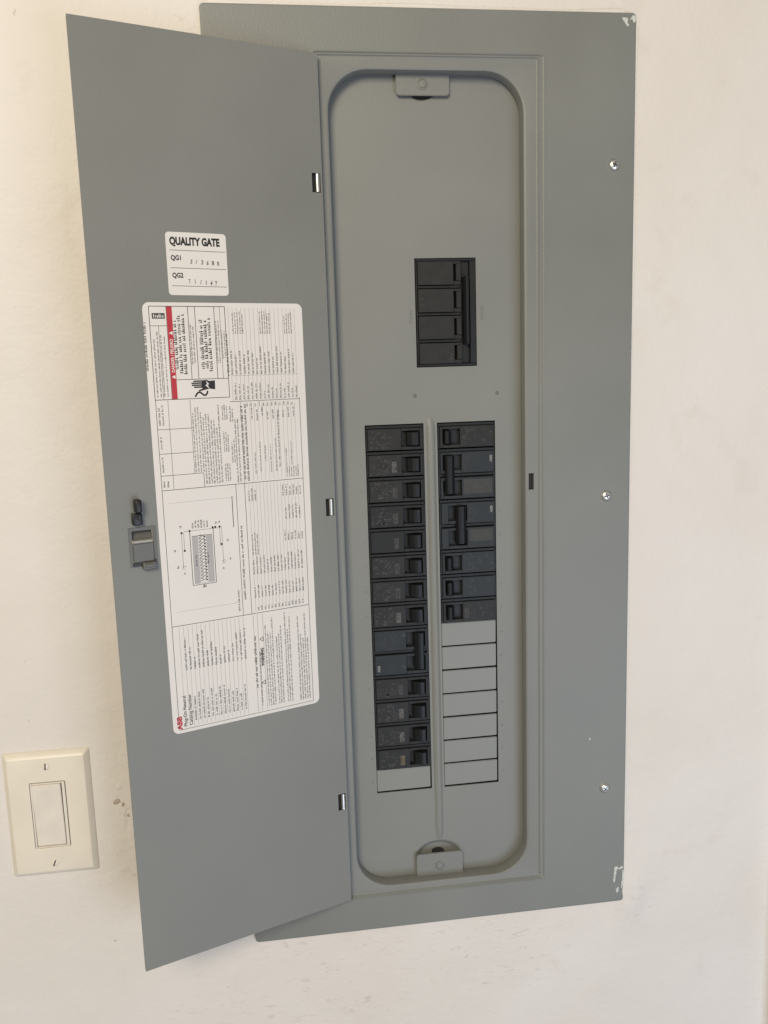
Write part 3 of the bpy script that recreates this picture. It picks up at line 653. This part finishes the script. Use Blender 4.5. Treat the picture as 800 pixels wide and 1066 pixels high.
# ================================================================== PLASTER worked up against the cover's edges
def lumpy_strip(pts, width, h, name, seedv):
    rnd = random.Random(seedv); mb = MB(); rows = []
    P = [Vector((p[0], 0, p[1])) for p in pts]; dense = []
    for a, b in zip(P, P[1:]):
        k = max(2, int((b - a).length / 4)); dense += [a.lerp(b, i / k) for i in range(k)]
    dense.append(P[-1])
    for i, p in enumerate(dense):
        d = (dense[min(i + 1, len(dense) - 1)] - dense[max(i - 1, 0)]).normalized(); nrm = Vector((d.z, 0, -d.x))
        ph = i * .19 + seedv; wv = width * (.85 + .3 * math.sin(ph) * math.sin(ph * .37 + 1) + rnd.uniform(-.07, .07)); e = min(1, i / 3, (len(dense) - 1 - i) / 3); hv = h * (.9 + .25 * math.sin(ph * .71) + rnd.uniform(-.05, .05)) * e
        rows.append([mb.bm.verts.new((p + nrm * t * wv * (0.2 + .8 * e)) + Vector((0, WY - hv * s + .05, 0))) for t, s in ((-.35, 1.0), (0, 1.05), (.35, .75), (.7, .3), (1.05, -.03))])
    for a, b in zip(rows, rows[1:]):
        for i in range(4): mb.bm.faces.new((a[i], a[i + 1], b[i + 1], b[i]))
    bmesh.ops.recalc_face_normals(mb.bm, faces=mb.bm.faces[:])
    if sum(f.normal.y for f in mb.bm.faces) > 0: bmesh.ops.reverse_faces(mb.bm, faces=mb.bm.faces[:])
    return link(name, mb.data(name, 80), M_wall, wall)
lumpy_strip([(272.9, 372), (273.1, 200), (272.9, 0), (273.1, -200), (272.9, -490)], 6, 1.7, 'plaster_edge', 1)
lumpy_strip([(-125, 370.2), (0, 370.3), (140, 370.2), (274, 370.3)], 7, 2.2, 'plaster_edge', 2)
# thin plaster dab lapping over the cover's lower right corner
mb = MB(); n_ = 40; rows = []
for s, y in ((2.3, WY + .06), (1.9, WY - .15), (1.5, WY - .7), (1.15, 2.6), (.85, 1.2), (.62, .1), (.45, -.35), (.2, -.5)):
    rows.append([mb.bm.verts.new((281 + s * 17 * math.cos(t) * (1 + .1 * math.sin(3 * t + 1) + .05 * math.sin(7 * t)), y, -517 + s * 34 * math.sin(t) * (1 + .08 * math.sin(2 * t + 2) + .04 * math.sin(9 * t)))) for t in [2 * math.pi * i / n_ for i in range(n_)]])
for a, b in zip(rows, rows[1:]):
    for i in range(n_): mb.bm.faces.new((a[i], a[(i + 1) % n_], b[(i + 1) % n_], b[i]))
mb.bm.faces.new(rows[-1]); bmesh.ops.recalc_face_normals(mb.bm, faces=mb.bm.faces[:])
link('plaster_dab', mb.data('plaster_dab', 80), M_wall, wall)

# chipped plaster between the switch and the door
def chip(cx, cz, rx, rz, h, seedv, material, name):
    rnd = random.Random(seedv); mb = MB(); n_ = 22; rows = []
    ph = [rnd.uniform(0, 6) for _ in range(3)]
    for s_, y in ((1.25, WY + .05), (1.0, WY - h * .15), (.75, WY - h * .7), (.5, WY - h), (.2, WY - h * .85)):
        rows.append([mb.bm.verts.new((cx + s_ * rx * math.cos(t) * (1 + .22 * math.sin(3 * t + ph[0]) + .1 * math.sin(5 * t + ph[1])), y, cz + s_ * rz * math.sin(t) * (1 + .2 * math.sin(2 * t + ph[2])))) for t in [2 * math.pi * i / n_ for i in range(n_)]])
    for a, b in zip(rows, rows[1:]):
        for i in range(n_): mb.bm.faces.new((a[i], a[(i + 1) % n_], b[(i + 1) % n_], b[i]))
    mb.bm.faces.new(rows[-1]); bmesh.ops.recalc_face_normals(mb.bm, faces=mb.bm.faces[:])
    link(name, mb.data(name, 80), material, wall)
M_nick = mat('exposed_plaster', (0.48, 0.40, 0.34), 0.8, noise=.3, nscale=500, bump=.6, bscale=500)
for i, a in enumerate(((-245, -371, 5, 14, .55), (-238, -391, 4, 6, .35), (-263, -438, 12, 7, .3), (-283, -440, 8, 6, .25), (-246, -428, 6, 5, .3), (-246, -341, 2.4, 3, .35))): chip(*a, 20 + i, M_wall, 'plaster_lump')
for i, a in enumerate(((-248.5, -356.5, 3.6, 2.6, .6), (-243.5, -360, 1.7, 3.2, .7), (-239, -372, 1.1, 1.8, .5), (-262, -505, 1.2, .8, .3))): chip(*a, 40 + i, M_nick, 'plaster_nick')
